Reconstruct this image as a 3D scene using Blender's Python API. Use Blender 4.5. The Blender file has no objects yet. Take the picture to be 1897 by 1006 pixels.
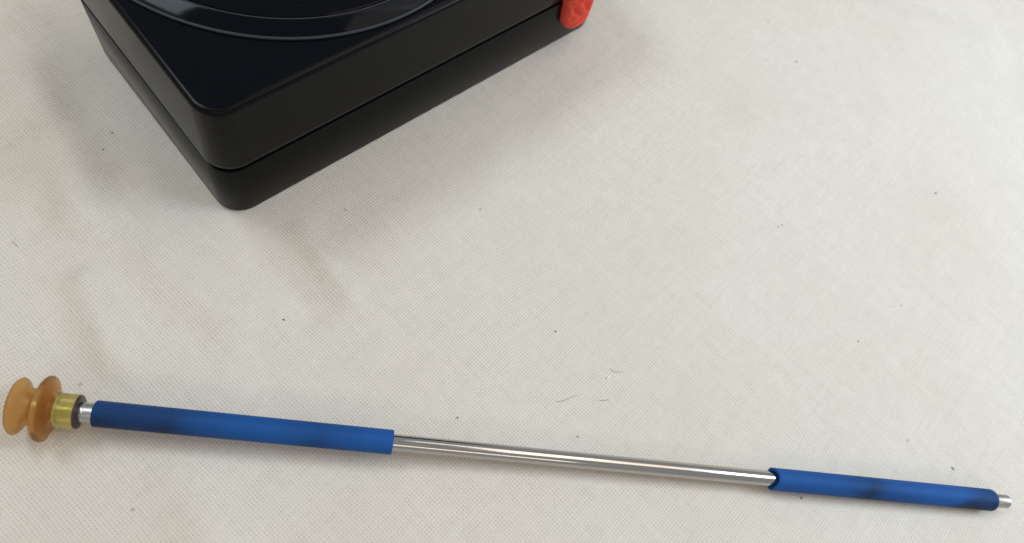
import bpy, bmesh, math, random
from mathutils import Vector, Matrix, noise

random.seed(4)
MM = 0.001
sc = bpy.context.scene
col = sc.collection

# ------------------------------------------------------------------ camera
R = Vector((0.8986, 0.3902, 0.2004)); U = Vector((-0.4387, 0.7994, 0.4106)); F = Vector((0.0, 0.4569, -0.8895))
cam_d = bpy.data.cameras.new('camera')
cam = bpy.data.objects.new('camera', cam_d); col.objects.link(cam)
m = Matrix.Identity(4)
for i, v in enumerate((R, U, -F)):
    v.normalize()
    for k in range(3): m[k][i] = v[k]
m.translation = Vector((0, 0, 228.2267)) * MM
cam.matrix_world = m
cam_d.sensor_width = 36; cam_d.lens = 26.76
cam_d.clip_start = 0.01; cam_d.clip_end = 50
cam_d.dof.use_dof = True; cam_d.dof.focus_distance = 0.236; cam_d.dof.aperture_fstop = 13.0
sc.camera = cam

# ------------------------------------------------------------------ light
w = bpy.data.worlds.new('World'); sc.world = w; w.use_nodes = True
bg = w.node_tree.nodes['Background']
bg.inputs[0].default_value = (1.0, 0.98, 0.95, 1); bg.inputs[1].default_value = 0.40

def area(name, loc, target, sx, sy, power, colr, spread=180):
    d = bpy.data.lights.new(name, 'AREA'); d.shape = 'RECTANGLE'; d.size = sx * MM; d.size_y = sy * MM
    d.energy = power; d.color = colr; d.spread = math.radians(spread)
    o = bpy.data.objects.new(name, d); col.objects.link(o)
    o.location = Vector(loc) * MM
    o.rotation_euler = (Vector(target) - Vector(loc)).to_track_quat('-Z', 'Y').to_euler()
    return o
area('window_light', (400, 430, 850), (190, 300, 0), 480, 760, 0.66, (1.0, 0.90, 0.77), 95)
area('far_window_light', (60, 540, 850), (200, 165, 0), 520, 130, 0.50, (0.93, 0.97, 1.0))
area('side_window_light', (520, 340, 390), (210, 260, 0), 260, 260, 1.0, (0.60, 0.81, 1.0), 110)
area('left_reflection_light', (-600, -60, 760), (-100, 90, 0), 240, 420, 0.35, (0.80, 0.92, 1.0))  # added lamp, placed to reflect in the left part of the ring
area('left_fill_light', (-600, 190, 880), (-130, 130, 0), 300, 260, 0.72, (0.80, 0.93, 1.0), 90)  # added fill lamp, brightens the cloth left of the case
area('room_light', (330, -700, 760), (40, 90, 0), 800, 180, 1.1, (1.0, 0.90, 0.77))

vs = sc.view_settings
vs.view_transform = 'Standard'; vs.look = 'None'; vs.gamma = 1; vs.use_curve_mapping = False
vs.exposure = 0.0

# ------------------------------------------------------------------ helpers
def mesh_obj(name, verts, faces, mat, parent=None, smooth=True, sharp=35, scale=MM):
    me = bpy.data.meshes.new(name)
    me.from_pydata([tuple(c * scale for c in v) for v in verts], [], faces)
    me.validate(); me.update()
    bm = bmesh.new(); bm.from_mesh(me); bmesh.ops.recalc_face_normals(bm, faces=bm.faces); bm.to_mesh(me); bm.free()
    if smooth:
        me.polygons.foreach_set('use_smooth', [True] * len(me.polygons))
        me.set_sharp_from_angle(angle=math.radians(sharp))
    me.materials.append(mat)
    o = bpy.data.objects.new(name, me); col.objects.link(o)
    if parent: o.parent = parent
    return o

def tag(o, label, cat, group=None):
    o['label'] = label; o['category'] = cat
    if group: o['group'] = group
    return o

def empty(name, loc, label, cat, mat=None):
    o = bpy.data.objects.new(name, None); col.objects.link(o)
    o.empty_display_size = 0.01
    o.matrix_world = mat if mat else Matrix.Translation(Vector(loc) * MM)
    return tag(o, label, cat)

class N:
    def __init__(s, name):
        s.m = bpy.data.materials.new(name); s.m.use_nodes = True
        s.t = s.m.node_tree; s.b = s.t.nodes['Principled BSDF']; s.out = s.t.nodes['Material Output']
    def n(s, typ, **kw):
        x = s.t.nodes.new(typ)
        for k, v in kw.items(): setattr(x, k, v)
        return x
    def l(s, a, b): s.t.links.new(a, b)
    def val(s, x, sock):
        if isinstance(x, (int, float)): sock.default_value = x
        else: s.l(x, sock)
    def math(s, op, a, b=None, c=None, clamp=False):
        x = s.n('ShaderNodeMath', operation=op, use_clamp=clamp)
        s.val(a, x.inputs[0])
        if b is not None: s.val(b, x.inputs[1])
        if c is not None: s.val(c, x.inputs[2])
        return x.outputs[0]
    def coord(s): return s.n('ShaderNodeTexCoord').outputs['Object']
    def noise(s, vec, scale, detail=3, rough=0.5):
        x = s.n('ShaderNodeTexNoise'); x.inputs['Scale'].default_value = scale
        x.inputs['Detail'].default_value = detail; x.inputs['Roughness'].default_value = rough
        s.l(vec, x.inputs['Vector']); return x
    def mapping(s, vec, rot=(0, 0, 0), scale=(1, 1, 1), loc=(0, 0, 0)):
        x = s.n('ShaderNodeMapping'); x.inputs['Rotation'].default_value = rot
        x.inputs['Scale'].default_value = scale; x.inputs['Location'].default_value = loc
        s.l(vec, x.inputs['Vector']); return x.outputs[0]
    def ramp(s, fac, stops):
        x = s.n('ShaderNodeValToRGB'); e = x.color_ramp.elements
        while len(e) < len(stops): e.new(0.5)
        for q, (p, c) in zip(e, stops): q.position = p; q.color = (*c, 1)
        s.l(fac, x.inputs[0]); return x.outputs[0]
    def mix(s, fac, a, b, typ='MIX'):
        x = s.n('ShaderNodeMix', data_type='RGBA', blend_type=typ)
        s.val(fac, x.inputs[0])
        for v, k in ((a, 6), (b, 7)):
            if isinstance(v, tuple): x.inputs[k].default_value = (*v, 1)
            else: s.l(v, x.inputs[k])
        return x.outputs[2]
    def bump(s, h, dist, strength=1.0, normal=None):
        x = s.n('ShaderNodeBump'); x.inputs['Distance'].default_value = dist; x.inputs['Strength'].default_value = strength
        s.l(h, x.inputs['Height'])
        if normal: s.l(normal, x.inputs['Normal'])
        return x.outputs[0]
    def set(s, **kw):
        for k, v in kw.items():
            sock = s.b.inputs[k.replace('_', ' ')]
            if isinstance(v, tuple): sock.default_value = (*v, 1) if len(v) == 3 else v
            elif isinstance(v, (int, float)): sock.default_value = v
            else: s.l(v, sock)
        return s.m

# ------------------------------------------------------------------ materials
def mat_cloth():
    a = N('woven_cotton')
    co = a.coord()
    # threads wander a little
    wob = a.noise(co, 90, 2)
    wv = a.n('ShaderNodeVectorMath', operation='SCALE'); a.l(wob.outputs['Color'], wv.inputs[0]); wv.inputs['Scale'].default_value = 0.0011
    ad = a.n('ShaderNodeVectorMath', operation='ADD'); a.l(co, ad.inputs[0]); a.l(wv.outputs[0], ad.inputs[1])
    v = a.mapping(ad.outputs[0], rot=(0, 0, math.radians(20)), scale=(1 / 0.00094,) * 3)
    sp = a.n('ShaderNodeSeparateXYZ'); a.l(v, sp.inputs[0])
    cx = a.math('COSINE', a.math('MULTIPLY', sp.outputs[0], math.pi))
    cy = a.math('COSINE', a.math('MULTIPLY', sp.outputs[1], math.pi))
    par = a.math('MULTIPLY', cx, cy)
    wx = a.math('POWER', a.math('ABSOLUTE', cx), 0.8); wy = a.math('POWER', a.math('ABSOLUTE', cy), 0.8)
    # thread thickness varies along each thread (slubs)
    slx = a.noise(a.mapping(v, scale=(1.0, 0.06, 1)), 1.0, 2).outputs[0]
    sly = a.noise(a.mapping(v, scale=(0.06, 1.0, 1), loc=(31, 7, 0)), 1.0, 2).outputs[0]
    hx = a.math('MULTIPLY', wx, a.math('ADD', a.math('MULTIPLY_ADD', par, 0.42, 0.30), a.math('MULTIPLY', slx, 0.5)))
    hy = a.math('MULTIPLY', wy, a.math('ADD', a.math('MULTIPLY_ADD', par, -0.42, 0.34), a.math('MULTIPLY', sly, 0.5)))
    h = a.math('SMOOTH_MAX', hx, hy, 0.12)
    fuzz = a.noise(co, 2600, 2).outputs[0]
    h2 = a.math('MULTIPLY_ADD', fuzz, 0.30, h)
    # colour: undyed cotton, slightly deeper between threads, faint tone blotches, tiny slubs
    blot = a.noise(co, 16, 4, 0.55)
    base = a.mix(a.ramp(blot.outputs[0], [(0.32, (0, 0, 0)), (0.68, (1, 1, 1))]), (0.715, 0.641, 0.552), (0.760, 0.700, 0.630))
    mott = a.noise(co, 130, 4, 0.65).outputs[0]
    base = a.mix(a.math('MULTIPLY', a.ramp(mott, [(0.40, (0, 0, 0)), (0.66, (1, 1, 1))]), 0.32), base, (0.640, 0.585, 0.510))
    fine = a.noise(co, 420, 3, 0.6).outputs[0]
    base = a.mix(a.math('MULTIPLY_ADD', fine, 0.5, 0.1), base, (0.69, 0.625, 0.552))
    gap = a.n('ShaderNodeMapRange', interpolation_type='SMOOTHSTEP'); a.l(h, gap.inputs[0])
    gap.inputs[1].default_value = 0.02; gap.inputs[2].default_value = 0.50; gap.inputs[3].default_value = 0.84; gap.inputs[4].default_value = 0.0
    gapm = a.math('MULTIPLY', gap.outputs[0], a.math('MULTIPLY_ADD', a.noise(co, 230, 2).outputs[0], 1.8, 0.1), clamp=True)
    thr = a.math('MULTIPLY', a.math('ADD', a.math('MULTIPLY', slx, a.math('GREATER_THAN', hx, hy)), a.math('MULTIPLY', sly, a.math('LESS_THAN', hx, hy))), 1.0)
    base = a.mix(a.math('MULTIPLY', a.ramp(thr, [(0.30, (1, 1, 1)), (0.62, (0, 0, 0))]), 0.24), base, (0.575, 0.515, 0.435))
    base = a.mix(gapm, base, (0.37, 0.325, 0.26))
    vor = a.n('ShaderNodeTexVoronoi'); vor.inputs['Scale'].default_value = 95; a.l(co, vor.inputs['Vector'])
    spk = a.math('LESS_THAN', vor.outputs['Distance'], 0.055)
    sepc = a.n('ShaderNodeSeparateColor'); a.l(vor.outputs['Color'], sepc.inputs[0])
    pick = a.math('GREATER_THAN', sepc.outputs[0], 0.86)
    base = a.mix(a.math('MULTIPLY', a.math('MULTIPLY', spk, pick), 0.45), base, (0.25, 0.22, 0.18))
    nb = a.bump(h2, 0.00022, 0.65)
    return a.set(Base_Color=base, Roughness=0.92, Normal=nb, Specular_IOR_Level=0.15, Sheen_Weight=0.08)

def mat_plastic(name, colr, rough, spec, bumpd=0.00002):
    a = N(name); co = a.coord()
    n1 = a.noise(co, 2200, 2).outputs[0]; n2 = a.noise(co, 60, 4).outputs[0]
    r = a.math('MULTIPLY_ADD', n2, 0.14, rough - 0.07)
    dust = a.noise(co, 900, 4, 0.7).outputs[0]
    dm = a.ramp(dust, [(0.62, (0, 0, 0)), (0.78, (1, 1, 1))])
    bc = a.mix(a.math('MULTIPLY', dm, 0.05), colr, (0.3, 0.29, 0.27))
    return a.set(Base_Color=bc, Roughness=r, Specular_IOR_Level=spec, Normal=a.bump(n1, bumpd, 0.4))

def mat_steel(name, extra):
    a = N(name); co = a.coord()
    st = a.noise(a.mapping(co, scale=(1, 1, 1)), 900, 3).outputs[0]
    along = a.noise(a.mapping(co, scale=(20, 2500, 2500)), 1.0, 3).outputs[0]
    smud = a.noise(co, 70, 3).outputs[0]
    r = a.math('MULTIPLY_ADD', smud, 0.16, a.math('MULTIPLY_ADD', along, 0.10, extra))
    bc = a.mix(st, (0.43, 0.42, 0.405), (0.52, 0.505, 0.485))
    return a.set(Base_Color=bc, Metallic=1.0, Roughness=r, Normal=a.bump(along, 0.00001, 0.25))

def mat_sleeve(x_stops):
    # blue dyed rubber sleeve, navy-black patches painted along its length
    a = N('blue_rubber'); co = a.coord()
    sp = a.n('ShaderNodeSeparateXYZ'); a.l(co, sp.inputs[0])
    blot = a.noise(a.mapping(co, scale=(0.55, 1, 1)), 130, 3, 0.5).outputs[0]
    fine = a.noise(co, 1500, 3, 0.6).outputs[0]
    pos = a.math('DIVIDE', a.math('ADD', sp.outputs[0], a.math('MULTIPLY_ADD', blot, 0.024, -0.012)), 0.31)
    dark_patch = a.ramp(pos, [(p, (v, v, v)) for p, v in x_stops])
    # dark patches sit lower on the round of the sleeve
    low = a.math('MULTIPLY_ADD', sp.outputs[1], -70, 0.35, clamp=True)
    f = a.math('MULTIPLY', dark_patch, a.math('ADD', 0.42, a.math('MULTIPLY', low, a.math('MULTIPLY_ADD', blot, 1.6, 0.1))), clamp=True)
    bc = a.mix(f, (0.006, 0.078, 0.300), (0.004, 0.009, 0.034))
    bc = a.mix(a.math('MULTIPLY', fine, 0.22), bc, (0.02, 0.10, 0.27))
    dust = a.ramp(a.noise(co, 1100, 2, 0.5).outputs[0], [(0.74, (0, 0, 0)), (0.80, (1, 1, 1))])
    bc = a.mix(a.math('MULTIPLY', dust, 0.25), bc, (0.35, 0.42, 0.5))
    return a.set(Base_Color=bc, Roughness=0.62, Specular_IOR_Level=0.22, Normal=a.bump(a.math('ADD', fine, a.noise(co, 3500, 2).outputs[0]), 0.00008, 0.6))

def mat_rubber(name, c1, c2, trans=0.0, rough=0.42):
    a = N(name); co = a.coord()
    n = a.noise(co, 160, 3).outputs[0]
    bc = a.mix(n, c1, c2)
    return a.set(Base_Color=bc, Roughness=rough, Subsurface_Weight=0.0, Transmission_Weight=trans, IOR=1.25,
                 Specular_IOR_Level=0.35, Normal=a.bump(a.noise(co, 1200, 2).outputs[0], 0.00003, 0.4))

CLOTH = mat_cloth()
LID = mat_plastic('gloss_black_plastic', (0.0025, 0.0032, 0.0055), 0.08, 0.075, 0.000004)
SIDE = mat_plastic('satin_black_plastic', (0.0036, 0.0036, 0.0036), 0.2, 0.10)
DARK = mat_plastic('seam_black', (0.002, 0.002, 0.002), 0.6, 0.1)
STEEL = mat_steel('polished_steel', 0.0)
FERR = mat_steel('brushed_steel', 0.28)

# ------------------------------------------------------------------ box frame (front edge direction a, left edge direction b)
yaw = math.radians(63.7262)
A2 = Vector((math.cos(yaw), math.sin(yaw), 0)); B2 = Vector((-math.sin(yaw), math.cos(yaw), 0))
C0 = Vector((-87.94, 89.38, 0))
S_END, T_END = 165.0, 88.0

def fold_h(x, y):
    """height of the cloth in mm"""
    d = Vector((x, y, 0)) - C0
    s, t = d.dot(A2), d.dot(B2)
    # distance outside the box footprint
    ds = max(-s, 0, s - S_END); dt = max(-t, 0, t - T_END)
    away = math.hypot(ds, dt)
    k = min(1.0, away / 30.0); k = k * k * (3 - 2 * k)
    # distance from the wand, which presses the cloth flat
    q = Vector((x + 102.0, y - 12.4)); wd = Vector((0.9361, 0.3517))
    along = q.dot(wd); perp = abs(q.x * -wd.y + q.y * wd.x)
    if along < 0: perp = math.hypot(perp, along)
    if along > 305: perp = math.hypot(perp, along - 305)
    kr = min(1.0, max(0.0, (perp - 2.0) / 22.0)); kr = kr * kr * (3 - 2 * kr)
    left = 1.0 / (1.0 + math.exp((x + 70 - 0.2 * y) / 25.0))
    n1 = noise.noise(Vector((x / 46.0, y / 46.0, 3.1)))
    n2 = noise.noise(Vector((x / 19.0 + 9, y / 24.0, 7.7)))
    n3 = noise.noise(Vector((x / 120.0, y / 120.0, 1.7)))
    h = 1.5 * n1 * (0.35 + 1.3 * left) + 1.0 * n2 * (0.15 + 1.1 * left) + 1.5 * n3
    for (x0, y0, x1, y1, amp, wid) in RIDGES:
        ax, ay = x1 - x0, y1 - y0
        L2 = ax * ax + ay * ay
        u = max(0.0, min(1.0, ((x - x0) * ax + (y - y0) * ay) / L2))
        px, py = x - x0 - u * ax, y - y0 - u * ay
        sd = math.hypot(px, py) / wid
        h += 1.45 * amp * math.exp(-sd * sd)
    # the cloth swells up a little under the rear half of the wand
    e = min(1.0, max(0.0, (along - 90) / 60.0)); e = e * e * (3 - 2 * e)
    sup = 0.62 * max(0.0, 8.6 - 0.01639 * along - 3.6) * e * math.exp(-(perp / 10.0) ** 2)
    return h * k * kr + sup - 0.02
RIDGES = [
    (-172, 106, -126, 70, 3.4, 9.0), (-113, 52, -90, 34, 3.0, 6.0), (-186, 122, -160, 118, 2.4, 8.0),
    (-68, 97, -42, 84, 1.7, 3.4), (-80, 84, -52, 74, -1.2, 5.0), (-128, 108, -108, 84, 2.0, 7.0),
    (-150, 48, -120, 20, 2.4, 9.0), (-112, 8, -96, -20, 2.6, 7.0), (-150, 84, -140, 66, -1.8, 7.0),
    (-100, 66, -70, 60, 1.4, 6.0), (-60, 20, -30, -6, 1.6, 8.0),
    (40, 300, 150, 330, 2.4, 12.0), (120, 262, 190, 205, 0.9, 14.0), (100, 350, 190, 372, 2.6, 12.0), (60, 230, 110, 250, 1.2, 10.0),
]

def build_cloth():
    xs = [-520 + i * 12 for i in range(26)] + [-208 + i * 2.5 for i in range(177)] + [236 + i * 12 for i in range(32)]
    ys = [-420 + i * 12 for i in range(33)] + [-30 + i * 2.5 for i in range(177)] + [414 + i * 12 for i in range(34)]
    V = [(x, y, fold_h(x, y)) for y in ys for x in xs]
    nx = len(xs)
    Fc = [(j * nx + i, j * nx + i + 1, (j + 1) * nx + i + 1, (j + 1) * nx + i) for j in range(len(ys) - 1) for i in range(nx - 1)]
    me = bpy.data.meshes.new('table_cloth')
    me.from_pydata([(x * MM, y * MM, z * MM) for x, y, z in V], [], Fc); me.update()
    me.polygons.foreach_set('use_smooth', [True] * len(me.polygons))
    me.materials.append(CLOTH)
    o = bpy.data.objects.new('table_cloth', me); col.objects.link(o)
    o['kind'] = 'structure'; o['label'] = 'cream woven cotton cloth spread under everything'
    return o
build_cloth()

# ------------------------------------------------------------------ black box
def rr_loop(s0, s1, t0, t1, r, z, n=10):
    pts = []
    for (cx, cy, a0) in ((s1 - r, t1 - r, 0), (s0 + r, t1 - r, 90), (s0 + r, t0 + r, 180), (s1 - r, t0 + r, 270)):
        for k in range(n + 1):
            g = math.radians(a0 + 90 * k / n)
            pts.append((cx + r * math.cos(g), cy + r * math.sin(g), z))
    return pts
def loft(loops, cap0=True, cap1=True):
    V, Fc = [], []
    n = len(loops[0])
    for L in loops: V += L
    for j in range(len(loops) - 1):
        for i in range(n):
            Fc.append((j * n + i, j * n + (i + 1) % n, (j + 1) * n + (i + 1) % n, (j + 1) * n + i))
    if cap0: Fc.append(tuple(range(n - 1, -1, -1)))
    if cap1: Fc.append(tuple((len(loops) - 1) * n + i for i in range(n)))
    return V, Fc

bm4 = Matrix(((A2.x, B2.x, 0, C0.x * MM), (A2.y, B2.y, 0, C0.y * MM), (0, 0, 1, 0), (0, 0, 0, 1)))
box = empty('equipment_case', None, 'glossy black plastic equipment case with a seam around its sides', 'case', bm4)
def box_loops(levels, r, back=lambda z: 0.0):
    return [rr_loop(i, S_END - i, i, T_END - i + back(z), max(r - i, 0.8), z) for (i, z) in levels]
def fil(z, rad, n, up=True):
    out = []
    for k in range(n + 1):
        g = math.pi / 2 * k / n
        if up: out.append((rad - rad * math.cos(g), z - rad + rad * math.sin(g)))
        else: out.append((rad - rad * math.sin(g), z + rad - rad * math.cos(g)))
    return out
V, Fc = loft(box_loops(fil(0.0, 1.0, 3, False) + fil(23.9, 0.3, 2), 8.5, lambda z: -4.0 + 4.0 * z / 25))
mesh_obj('base', V, Fc, SIDE, box)
V, Fc = loft(box_loops([(2.2, 23.6), (2.2, 26.0)], 8.5))
mesh_obj('seam_gasket', V, Fc, DARK, box)
V, Fc = loft(box_loops(fil(25.6, 0.3, 2, False) + [(0.0, 27), (0.15, 51.2)] + [(0.15 + i, z) for i, z in fil(53.0, 1.5, 6)][1:], 8.5))
lid = mesh_obj('lid', V, Fc, SIDE, box)
lid['label'] = 'upper shell of the case with a polished dark top'
# polished top plate, sits inside the rounded rim
V, Fc = loft([rr_loop(1.7, S_END - 1.7, 1.7, T_END - 1.7, 6.8, 52.7), rr_loop(1.7, S_END - 1.7, 1.7, T_END - 1.7, 6.8, 53.05), rr_loop(1.9, S_END - 1.9, 1.9, T_END - 1.9, 6.6, 53.12)])
top = mesh_obj('top_plate', V, Fc, LID, lid, sharp=8)
# embossed round rings on the top (cut off by the back edge)
def ring(name, prof, mat=LID, cs=67.0, ct=70.5, tmax=T_END - 4.0):
    rmax = max(r for r, z in prof)
    g0 = math.asin(min(1, (tmax - ct) / rmax))
    n = 150
    ga, gb = math.pi - g0, 2 * math.pi + g0
    V, Fc = [], []
    k = len(prof)
    for i in range(n + 1):
        g = ga + (gb - ga) * i / n
        for r, z in prof: V.append((cs + r * math.cos(g), ct + r * math.sin(g), z))
    for i in range(n):
        for j in range(k):
            j2 = (j + 1) % k
            Fc.append((i * k + j, i * k + j2, (i + 1) * k + j2, (i + 1) * k + j))
    Fc.append(tuple(range(k))); Fc.append(tuple(n * k + j for j in range(k)))
    return mesh_obj(name, V, Fc, mat, lid, sharp=14 if mat is LID else 60)
zt = 53.12
SL = math.tan(math.radians(19))
ring('outer_ring', [(67.6, zt - .3), (67.6, zt + .1)] + [(66.95 + .65 * math.cos(math.radians(q)), zt + .1 + .55 * math.sin(math.radians(q))) for q in range(20, 170, 20)] + [(66.25, zt + .12),
                    (61.9, zt + .12 + 4.7 * SL), (61.3, zt + .2 + 4.7 * SL), (60.9, zt + .1 + 4.7 * SL), (60.4, zt - .3)])
ring('inner_ring', [(60.1, zt - .3), (60.0, zt + .9), (59.6, zt + 1.1), (55.4, zt + 1.25), (55.0, zt + 1.5), (54.4, zt + 1.5), (54.0, zt + 1.2),
                    (20.0, zt + 1.2), (20.0, zt - .3)])

EDGE = mat_plastic('ring_highlight_grey', (0.026, 0.028, 0.035), 0.42, 0.3)  # lighter grey stands in for the highlight along the ring edges
def bead(r, z, rad): return [(r + rad * math.cos(math.radians(q)), z + rad * math.sin(math.radians(q))) for q in range(0, 360, 36)]
ring('ring_edge', bead(67.2, zt + 0.42, 0.5), EDGE)
ring('ring_edge', bead(61.4, zt + 0.2 + 4.7 * SL, 0.2), EDGE)

# ------------------------------------------------------------------ red rubber lump on the case's corner
def red_lump():
    bm = bmesh.new()
    bmesh.ops.create_icosphere(bm, subdivisions=5, radius=1)
    for v in bm.verts:
        c = v.co.copy()
        p = Vector((abs(c.x) ** 0.8 * math.copysign(1, c.x), abs(c.y) ** 0.85 * math.copysign(1, c.y), abs(c.z) ** 0.52 * math.copysign(1, c.z)))
        s = p.x * 7.1; t = p.y * 4.6; z = p.z * 14.0
        # diagonal folds like squeezed putty
        q = z * 0.86 - s * 0.62 + 1.1 * noise.noise(Vector((s * .25, z * .2, 2)))
        crease = 0.0
        for q0 in (-12.4, -8.8, -5.0, -1.2, 2.8, 6.6):
            fade = 1 / (1 + math.exp(-(s + 3.4 - 2.2 * math.sin(q0 * 1.7)) / 0.7))
            crease += fade * math.exp(-((q - q0) / 0.62) ** 2)
        ct = 1 - 0.5 * crease; k = 1 - crease * 0.11 + 0.05 * noise.noise(Vector((s * .3, t * .3, z * .25)))
        v.co = Vector((146.2 + s * k - 0.13 * z, -0.9 + t * k * ct, 22.6 + z * (0.5 + 0.5 * k))) * MM
    me = bpy.data.meshes.new('red_rubber_lump'); bm.to_mesh(me); bm.free()
    me.polygons.foreach_set('use_smooth', [True] * len(me.polygons))
    a = N('red_rubber'); co = a.coord()
    bc = a.mix(a.noise(co, 300, 3).outputs[0], (0.74, 0.055, 0.030), (0.78, 0.085, 0.048))
    me.materials.append(a.set(Base_Color=bc, Roughness=0.5, Specular_IOR_Level=0.3, Normal=a.bump(a.noise(co, 900, 3).outputs[0], 0.00006, 0.4)))
    o = bpy.data.objects.new('red_rubber_lump', me); col.objects.link(o)
    o.matrix_world = bm4
    tag(o, 'wrinkled red rubber lump stuck on the far corner of the black case', 'rubber lump')
red_lump()

# ------------------------------------------------------------------ vacuum wand: built along its own x axis
PA = Vector((-101.98, 12.43, 8.6)); PB = Vector((183.6, 119.72, 3.6))
X = (PB - PA).normalized(); Y = Vector((0, 0, 1)).cross(X).normalized(); Z = X.cross(Y)
wm = Matrix(((X.x, Y.x, Z.x, PA.x * MM), (X.y, Y.y, Z.y, PA.y * MM), (X.z, Y.z, Z.z, PA.z * MM), (0, 0, 0, 1)))
wand = empty('vacuum_wand', None, 'long steel vacuum pick-up wand with blue rubber sleeves and an amber suction cup', 'vacuum wand', wm)

def lathe(name, prof, mat, parent, n=64, closed=True, sharp=35, warp=None):
    """prof: (x, r); a closed outline unless it starts and ends on the axis"""
    V, Fc = [], []
    k = len(prof)
    for i in range(n):
        g = 2 * math.pi * i / n
        for x, r in prof:
            if warp: x, r = warp(x, r, g)
            V.append((x, r * math.cos(g), r * math.sin(g)))
    for i in range(n):
        i2 = (i + 1) % n
        for j in range(k if closed else k - 1):
            j2 = (j + 1) % k
            Fc.append((i * k + j, i * k + j2, i2 * k + j2, i2 * k + j))
    return mesh_obj(name, V, Fc, mat, parent, sharp=sharp)

# steel tube through the whole wand
lathe('steel_tube', [(9.0, 1.3), (9.0, 2.28), (9.2, 2.38), (297.6, 2.38), (297.8, 2.25), (297.8, 1.3)], STEEL, wand)
# front sleeve
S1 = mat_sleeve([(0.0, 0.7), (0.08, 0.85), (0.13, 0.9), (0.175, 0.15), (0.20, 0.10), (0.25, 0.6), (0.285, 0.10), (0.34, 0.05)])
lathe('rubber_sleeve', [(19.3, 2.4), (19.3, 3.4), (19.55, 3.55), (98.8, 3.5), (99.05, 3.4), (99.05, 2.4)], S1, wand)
# rear sleeve: slightly countersunk mouth, rounded tail
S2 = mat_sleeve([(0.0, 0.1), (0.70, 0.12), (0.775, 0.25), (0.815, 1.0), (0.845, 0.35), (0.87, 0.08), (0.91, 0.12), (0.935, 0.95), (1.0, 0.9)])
tail = [(298.3 - 1.5 + 1.5 * math.sin(g), 3.55 - 1.5 + 1.5 * math.cos(g)) for g in [math.radians(10 * q) for q in range(10)]]
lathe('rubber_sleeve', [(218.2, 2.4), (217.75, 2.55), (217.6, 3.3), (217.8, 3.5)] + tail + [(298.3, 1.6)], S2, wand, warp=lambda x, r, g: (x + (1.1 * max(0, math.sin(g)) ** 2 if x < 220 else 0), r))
# end ferrule
lathe('end_ferrule', [(297.9, 1.1), (297.9, 2.0), (299.2, 2.0), (299.5, 2.2), (303.3, 2.2), (303.5, 2.05), (303.5, 1.1)], FERR, wand, n=48)

# suction cup: amber bellows with a yellow fitting
AMBER = mat_rubber('amber_silicone', (0.72, 0.40, 0.12), (0.78, 0.50, 0.19), trans=0.92, rough=0.31)
cup_o = [(-0.1, 7.2), (0.3, 7.6), (0.95, 7.45), (1.55, 6.5), (2.1, 5.5), (2.8, 5.1), (4.2, 5.05), (4.9, 5.2), (5.5, 6.1), (6.0, 7.7), (6.5, 8.6), (7.1, 8.85), (7.7, 8.6), (8.15, 7.6), (8.5, 6.1), (8.9, 5.1), (9.45, 4.75), (10.2, 4.68)]
cup_i = [(10.2, 2.9), (9.2, 2.9), (7.9, 4.2), (7.4, 6.8), (7.1, 7.4), (6.8, 7.0), (6.0, 5.0), (5.0, 3.9), (3.6, 3.7), (2.1, 4.1), (1.2, 5.2), (0.6, 6.4), (0.0, 7.0)]
def smooth_prof(P, it=2):
    for _ in range(it):
        Q = [P[0]]
        for a_, b_ in zip(P[:-1], P[1:]):
            Q += [(a_[0] * .75 + b_[0] * .25, a_[1] * .75 + b_[1] * .25), (a_[0] * .25 + b_[0] * .75, a_[1] * .25 + b_[1] * .75)]
        Q.append(P[-1]); P = Q
    return P
cup = lathe('suction_cup', smooth_prof(cup_o) + smooth_prof(cup_i), AMBER, wand, n=96, sharp=60)
cup['label'] = 'translucent amber two-fold bellows suction cup'
YEL = mat_rubber('yellow_plastic', (0.97, 0.82, 0.22), (0.96, 0.90, 0.42), trans=0.9, rough=0.36)
fit = lathe('fitting', [(7.8, 2.42), (7.8, 2.85), (10.25, 2.85), (10.25, 4.6), (13.0, 4.5), (13.3, 4.65), (14.8, 4.65), (15.0, 4.55), (15.0, 2.42)], YEL, wand, sharp=40)
fit['label'] = 'yellow plastic fitting behind the suction cup'
WASH = mat_plastic('brown_washer', (0.040, 0.022, 0.026), 0.34, 0.5)
wsh = lathe('end_washer', [(15.0, 2.42), (15.0, 4.45), (15.2, 4.55), (15.5, 4.45), (15.6, 4.3), (15.6, 2.42)], WASH, wand)
wsh['label'] = 'dark brown disc closing the yellow fitting'

lathe('tube_collar', [(15.5, 2.4), (15.5, 2.7), (15.7, 2.8), (16.6, 2.8), (16.8, 2.62), (19.4, 2.62), (19.4, 2.4)], mat_steel('collar_steel', 0.18), wand)

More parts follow.
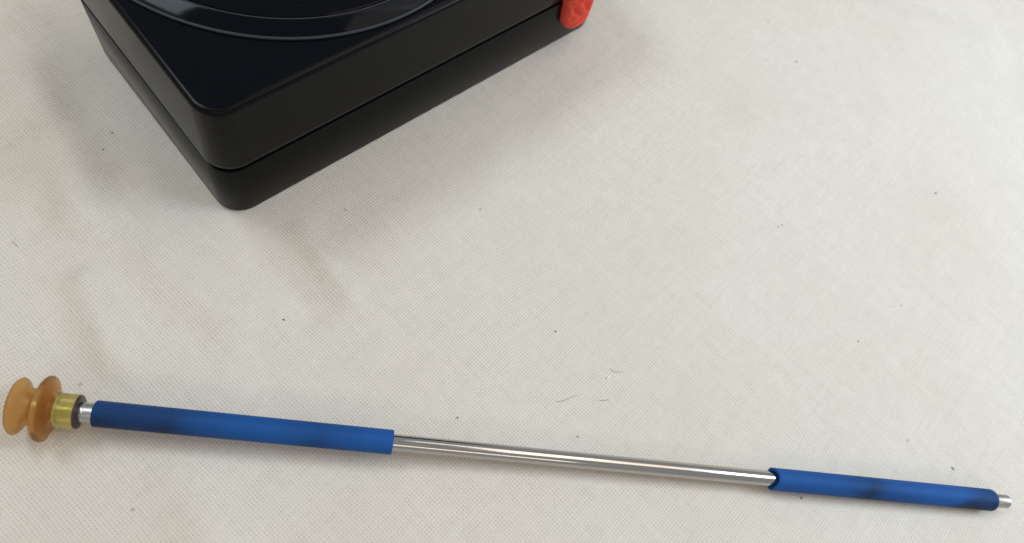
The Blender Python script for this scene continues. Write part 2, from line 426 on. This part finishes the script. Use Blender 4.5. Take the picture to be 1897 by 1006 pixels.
# ------------------------------------------------------------------ bits of lint and dirt on the cloth
def mat_flat(name, c):
    a = N(name); n = a.noise(a.coord(), 800, 2).outputs[0]
    return a.set(Base_Color=a.mix(n, c, tuple(min(1, q * 1.4) for q in c)), Roughness=0.9)
SPK = mat_flat('dark_speck', (0.15, 0.14, 0.125)); GRY = mat_flat('grey_lint', (0.32, 0.31, 0.30)); WHT = mat_flat('white_lint', (0.85, 0.85, 0.83)); TAN = mat_flat('tan_lint', (0.40, 0.36, 0.29))
def speck(x, y, sx, sy, ang, mat, label, grp=None):
    sx *= 0.8; sy *= 0.8
    bm = bmesh.new(); bmesh.ops.create_icosphere(bm, subdivisions=2, radius=1)
    for v in bm.verts:
        k = 1 + 0.35 * noise.noise(v.co * 1.7 + Vector((x, y, 0)))
        v.co = Vector((v.co.x * sx * k, v.co.y * sy * k, v.co.z * min(sx, sy) * 0.6 * k)) * MM
    me = bpy.data.meshes.new('dirt_speck'); bm.to_mesh(me); bm.free()
    me.polygons.foreach_set('use_smooth', [True] * len(me.polygons)); me.materials.append(mat)
    o = bpy.data.objects.new('dirt_speck', me); col.objects.link(o)
    o.location = (x * MM, y * MM, (fold_h(x, y) + min(sx, sy) * 0.35 + .03) * MM); o.rotation_euler.z = math.radians(ang)
    tag(o, label, 'speck', grp or 'specks on the cloth')
def fibre(pts, rad, mat, label, name='lint_fibre'):
    P = []
    for i in range(len(pts) - 1):
        for k in range(6):
            u = k / 6; P.append((pts[i][0] * (1 - u) + pts[i + 1][0] * u, pts[i][1] * (1 - u) + pts[i + 1][1] * u))
    P.append(pts[-1])
    for _ in range(6): P = [P[0]] + [((P[i - 1][0] + 2 * P[i][0] + P[i + 1][0]) / 4, (P[i - 1][1] + 2 * P[i][1] + P[i + 1][1]) / 4) for i in range(1, len(P) - 1)] + [P[-1]]
    V, Fc = [], []
    for i, (x, y) in enumerate(P):
        a_, b_ = P[max(0, i - 1)], P[min(len(P) - 1, i + 1)]
        t = Vector((b_[0] - a_[0], b_[1] - a_[1], 0)).normalized(); s = Vector((-t.y, t.x, 0))
        z = fold_h(x, y) + rad * 1.3
        r = rad * (0.45 if i in (0, len(P) - 1) else 1)
        for g in range(5):
            q = 2 * math.pi * g / 5
            V.append(tuple(Vector((x, y, z)) + s * r * math.cos(q) + Vector((0, 0, r * math.sin(q)))))
    n = len(P)
    for i in range(n - 1):
        for g in range(5): Fc.append((i * 5 + g, i * 5 + (g + 1) % 5, (i + 1) * 5 + (g + 1) % 5, (i + 1) * 5 + g))
    Fc += [(0, 1, 2, 3, 4), tuple((n - 1) * 5 + g for g in range(5))]
    o = mesh_obj(name, V, Fc, mat, None, sharp=80)
    tag(o, label, 'lint', 'lint on the cloth')
for a_ in [
    (-56.8, 68.0, .42, .34, 20, SPK, 'dark speck on the cloth above the front blue sleeve'),
    (21.6, 104.6, .40, .34, 0, SPK, 'dark round speck on the cloth in the middle of the picture'),
    (122.6, 153.2, .40, .34, 40, SPK, 'dark speck on open cloth above the rear blue sleeve'),
    (164.4, 123.5, .85, .48, -20, GRY, 'grey seed-like speck on the cloth close above the rear blue sleeve'),
    (-19.3, 133.6, .42, .38, 0, GRY, 'small grey speck on the cloth in front of the long side of the case'),
    (-136.8, 98.5, .40, .34, 10, SPK, 'upper of two dark specks left of the black case'),
    (-135.0, 91.6, .40, .32, 60, SPK, 'lower of two dark specks left of the black case'),
    (114.8, 89.3, .42, .36, 0, SPK, 'dark speck on the cloth below the rear blue sleeve'),
    (69.9, 267.5, .62, .46, 30, GRY, 'grey speck on the cloth right of the red lump near the top edge'),
    (140.5, 233.6, .62, .5, 0, GRY, 'grey speck on the bright cloth at the right side'),
    (83.2, 184.1, .40, .34, 0, TAN, 'faint tan speck right of the centre of the cloth'),
    (41.0, 75.1, .42, .40, 0, TAN, 'brownish speck on the cloth just above the steel tube'),
    (4.6, 63.9, .38, .34, 0, SPK, 'dark speck beside the steel tube near the front sleeve'),
    (-58.9, 110.8, .36, .30, 0, TAN, 'tan speck by the front corner of the black case'),
]: speck(*a_)
fibre([(43.0, 101.2), (44.6, 100.6), (47.2, 102.2)], 0.09, TAN, 'short tan fibre lying right of the centre of the cloth')
fibre([(30.6, 83.0), (32.0, 83.3), (33.2, 84.8), (36.0, 87.8)], 0.09, GRY, 'curved grey fibre on the cloth above the steel tube')
fibre([(43.2, 89.6), (44.8, 90.2), (46.2, 91.2)], 0.09, GRY, 'short grey fibre to the right of the curved one')
fibre([(43.0, 97.3), (43.9, 98.7)], 0.24, WHT, 'tiny white thread end right of the centre of the cloth')
fibre([(-138.6, 52.9), (-135.8, 52.2)], 0.09, GRY, 'short grey fibre at the left edge of the cloth')
